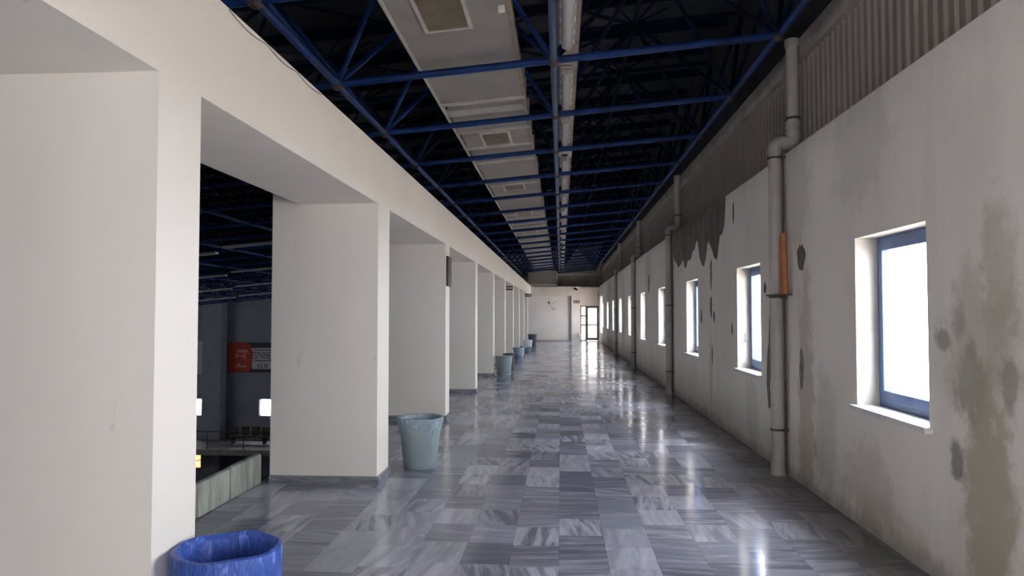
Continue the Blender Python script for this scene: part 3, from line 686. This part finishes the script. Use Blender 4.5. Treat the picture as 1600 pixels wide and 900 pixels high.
# ------------------------------------------------------------------ dark hall seen through the first opening
def text(body, size, x, z, y, parent, m):
    cu = bpy.data.curves.new('lettering', 'FONT'); cu.body = body; cu.size = size; cu.extrude = .004
    t_ = bpy.data.objects.new('t', cu); C.objects.link(t_); dg = bpy.context.evaluated_depsgraph_get(); me = bpy.data.meshes.new_from_object(t_.evaluated_get(dg))
    bpy.data.objects.remove(t_); me.materials.clear(); me.materials.append(M[m])
    o = bpy.data.objects.new('lettering', me); C.objects.link(o); o.parent = parent; o.location = (x, y, z); o.rotation_euler = (PI / 2, 0, 0); return o
e = thing('banner', 'long banner with red left end and white lettered panel, on the far hall wall', 'banner', (-19.42, 41.95, -1.88))
bm = nb(); box(bm, (.0, -.02, 0), (4.6, .02, 1.74)); obj('cloth', bm, 'bandark', e)
bm = nb(); box(bm, (0.02, -.03, .02), (1.2, -.02, 1.72))
poly_prism(bm, [(1.2 + .3 * math.cos(t_), -.03, .87 + .84 * math.sin(t_)) for t_ in [-PI / 2 + PI * q / 14 for q in range(15)]], (0, .01, 0)); obj('red_panel', bm, 'banred', e)
bm = nb(); box(bm, (1.45, -.026, .2), (4.5, -.02, 1.42)); obj('white_panel', bm, 'banwhite', e)
for a_ in (text('TSYVINE', .62, 1.42, .78, -.032, e, 'bandark'), text('ACIL AR', .36, 1.75, .27, -.032, e, 'bandark')): a_.scale.x = .5
bm = nb(); box(bm, (1.6, -.032, .66), (4.4, -.027, .71)); box(bm, (1.6, -.032, 1.28), (4.4, -.027, 1.33)); obj('rule', bm, 'bandark', e)
bm = nb()
for a_, b_, c_, d_ in ((.55, 1.2, 1.15, 1.32), (.5, .62, .85, 1.1), (.95, 1.08, .8, 1.1), (.62, .95, .92, 1.0), (.5, 1.15, .3, .42), (.6, .75, .42, .55)): box(bm, (a_, -.036, c_), (b_, -.03, d_))
obj('emblem', bm, 'banpink', e)
bm = nb(); box(bm, (-22.6, 41.93, -2.01), (-20.9, 41.99, -.07)); tag(obj('notice_board', bm, 'banwhite'), 'pale grey board on the far hall wall left of the banner', 'board')
bm = nb(); box(bm, (-20.6, 41.2, HZ), (-19.5, 41.98, 2.2)); struct('hall_column', bm, 'hallwall')
bm = nb(); box(bm, (HX0, 38.6, -6.05), (-2.82, 42, -5.75)); struct('hall_gallery', bm, 'slab')
e = thing('gallery_railing', 'thin dark metal railing along the far hall gallery', 'railing', (0, 38.7, -5.75))
bm = nb(); tube(bm, (-29, 0, .95), (-3, 0, .95), .03); tube(bm, (-29, 0, .5), (-3, 0, .5), .02); obj('rail', bm, 'joint', e)
for q in range(14):
    bm = nb(); tube(bm, (-29 + 2 * q, 0, 0), (-29 + 2 * q, 0, .95), .025); obj('post', bm, 'joint', e)
e = thing('waiting_bench', 'dark row of seats on the far hall gallery below the right lit window', 'bench', (-18.6, 40.2, -5.75))
for q in range(4):
    bm = nb(); box(bm, (q * .6, 0, .4), (q * .6 + .5, .5, .46), .02); box(bm, (q * .6, .45, .46), (q * .6 + .5, .5, .95), .02); obj('seat', bm, 'joint', e)
bm = nb(); box(bm, (0, .2, .34), (2.3, .3, .4)); box(bm, (.2, .1, 0), (.28, .45, .34)); box(bm, (2.0, .1, 0), (2.08, .45, .34)); obj('frame', bm, 'black', e)
e = thing('glow_pane', 'small orange glow pane with a diagonal bar, standing in for a floor reflection low in the hall', 'window', (-21.9, 41.96, -7.42))  # glowing pane stands in for an orange reflection on the hall floor
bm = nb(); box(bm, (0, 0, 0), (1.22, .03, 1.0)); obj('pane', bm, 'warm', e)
bm = nb(); tube(bm, (0, -.02, .22), (1.22, -.02, .52), .025, 6); obj('bar', bm, 'black', e)
bm = nb(); box(bm, (-.05, -.01, -.05), (1.27, .03, 0)); box(bm, (-.05, -.01, 1.0), (1.27, .03, 1.05)); box(bm, (1.22, -.01, 0), (1.27, .03, 1.0)); box(bm, (-.05, -.01, 0), (0, .03, 1.0)); obj('window_frame', bm, 'doorframe', e)
# pale lighting strips hung under the hall roof
for q, (x, y) in enumerate([(-7 - 2.6 * a, 17 + 5.2 * b + .9 * a) for a in range(5) for b in range(4)]):
    bm = nb(); z = rz(x) - .12; box(bm, (x - 1.0, y - .09, z), (x + 1.0, y + .09, z + .06), .01)
    for v in bm.verts: v.co.z += .09 * (v.co.x - x)
    tag(obj('strip_light', bm, 'hallbeam'), 'unlit pale strip light under the hall roof beyond the colonnade', 'strip light', 'strip lights under the hall roof')
